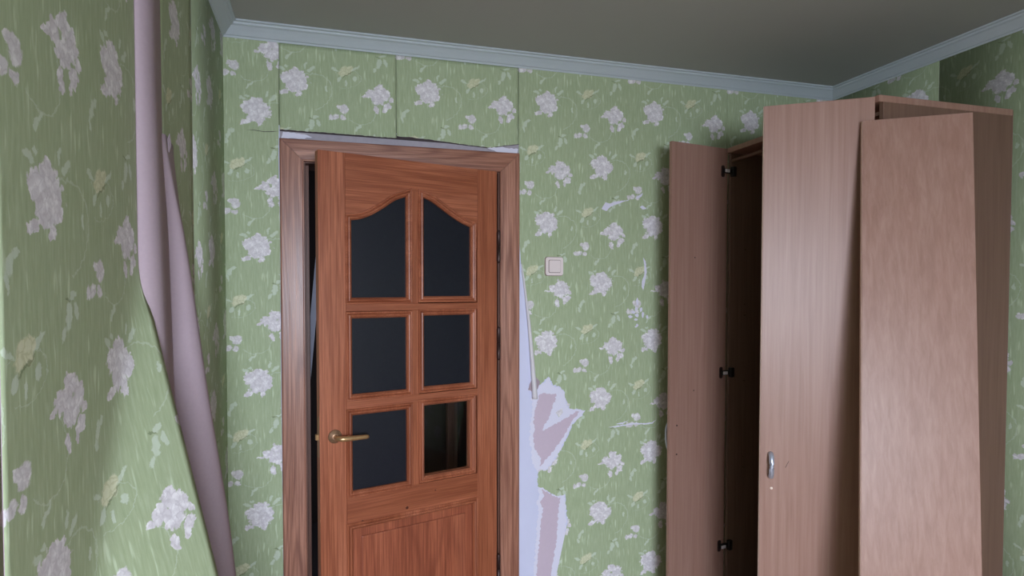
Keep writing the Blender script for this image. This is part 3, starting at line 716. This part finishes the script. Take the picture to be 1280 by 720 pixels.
# far door: local x runs from the hinge towards the free edge, +y is the outer side (faces the back wall)
d1 = Vector((1.436-1.760, -.223+.166, 0)); ang1 = math.atan2(d1.y, d1.x); len1 = d1.length
far = bpy.data.objects.new('door_leaf', None)
bm = bx(0, len1, -.016, 0, .10, WT)       # local frame turned so that x goes to the free edge
far = link('door', bm, 'beech', wd, bevel=.0015, seg=2); far.location = (1.760-WF, -.166-Y_NEAR, 0); far.rotation_euler = (0, 0, ang1)
tag(far, 'far wardrobe door opened flat, inner side facing the room')
hp = link('handle', bow_pull(bmesh.new(), len1-.022, .816, .937, -.016, -.030), 'pull', far, smooth=True)
for z in (1.657, 1.073): link('screw_hole', lathe(bmesh.new(), [(.003, .0003), (.003, -.0006), (.0015, -.0008)], 8, (.193, 0, z)), 'hinge', far)
for z in (.927, .801): link('screw_head', lathe(bmesh.new(), [(.004, -.0005), (.004, .0008), (.002, .0012)], 10, (len1-.040, 0, z)), 'hinge', far).rotation_euler = (0, 0, 0)
# near door: outer side faces the room
d2 = Vector((1.472-1.757, -.704+.885, 0)); ang2 = math.atan2(d2.y, d2.x); len2 = d2.length-.006
near = link('door', bx(0, len2, -.016, 0, .10, WT), 'beech', wd, bevel=.0015, seg=2); near.location = (0, -.885-Y_NEAR, 0); near.rotation_euler = (0, 0, ang2)
tag(near, 'near wardrobe door half open, outer side facing the room')
link('edge_band', bx(len2, len2+.001, -.0152, -.0008, .101, WT-.001), 'edge', near)
link('handle', bow_pull(bmesh.new(), len2-.034, .862, .942, 0, .024, .0085), 'pull', near, smooth=True)
link('screw_head', lathe(bmesh.new(), [(.0045, .001), (.0045, -.0008), (.002, -.0016)], 10, (len2-.038, 0, .82)), 'nail', near)
sc = slab([(0, 0), (.002, -.001), (-.008, .022), (-.0105, .024)], -.001, .0004); o = link('scratch', sc, 'hinge', near); o.location = (len2-.082, 0, .897)
for z in (.35, 1.17, 2.02):
    h = empty('hinge', (.005, 0, z), 0, near)
    link('arm', bx(.004, .05, -.030, -.016, -.008, .008), 'black', h, bevel=.003)
for z in (2.047, 1.142, .35):
    # seated on the inner side of the far door, next to the side panel
    h = empty('hinge', (.030, -.0, z), 0, far)
    link('cup', slab(rounded(.010, .026, .008), 0, .0015), 'hinge', h)
    link('arm', bx(-.060, .004, .002, .016, -.010, .010), 'black', h, bevel=.003)
    link('mounting_plate', bx(-.062, -.040, .004, .022, -.022, .022), 'black', h, bevel=.003)
    link('arm_cap', bx(-.022, .004, .0160, .0200, -.007, .007), 'cap', h, bevel=.0015)

# wire loops hanging inside the wardrobe
def w3(pts): return smooth_curve(pts, 6)
bm = bmesh.new(); Yw = -.42
tube(bm, w3([(1.80, Yw, .10), (1.775, Yw, .45), (1.752, Yw, .60), (1.742, Yw, .66), (1.748, Yw, .70), (1.77, Yw, .705), (1.79, Yw, .66)]), .0018, 6)
tube(bm, w3([(1.83, Yw-.02, .097), (1.785, Yw-.02, .50), (1.756, Yw-.02, .60), (1.76, Yw-.02, .64), (1.79, Yw-.02, .62)]), .0018, 6)
tube(bm, w3([(1.86, Yw+.02, .097), (1.79, Yw+.02, .50), (1.728+.04, Yw+.02, .62)]), .0026, 6)
tag(link('coiled_wire', bm, 'wire'), 'thin loops of pale wire standing inside the open wardrobe', 'wire')

# board leaning against the near door at the right edge
lb = empty('chipboard_panel', (1.60, -1.20, 0)); tag(lb, 'loose chipboard panel leaning on the near wardrobe door at the right edge of the photo', 'board')
def lean(name, w0, w1, t0, t1, z0, z1, mat):
    bm = bmesh.new(); P0 = Vector(LB0); P1 = Vector(LB1); up_ = (P1-P0); ld_ = Vector((.845, -.535, 0)); nn = ld_.cross(up_).normalized()
    vs = []
    for tt in (t0, t1):
        for ww_, zz in ((w0, z0), (w1, z0), (w1, z1), (w0, z1)):
            vs.append(bm.verts.new(P0+ld_*ww_+up_*zz+nn*tt-Vector((1.60, -1.20, 0))))
    for f in ((0,1,2,3),(7,6,5,4),(0,4,5,1),(1,5,6,2),(2,6,7,3),(3,7,4,0)): bm.faces.new([vs[q] for q in f])
    return link(name, bm, mat, lb, bevel=.0015, seg=2)
LB1 = (1.7185, -.8677, 2.066); LB0 = (1.470, -1.115, .0)
lean('board', 0, .30, 0, .016, 0, 1, 'beech')
lean('edge_band', -.001, 0, .001, .015, .0, .999, 'edge')
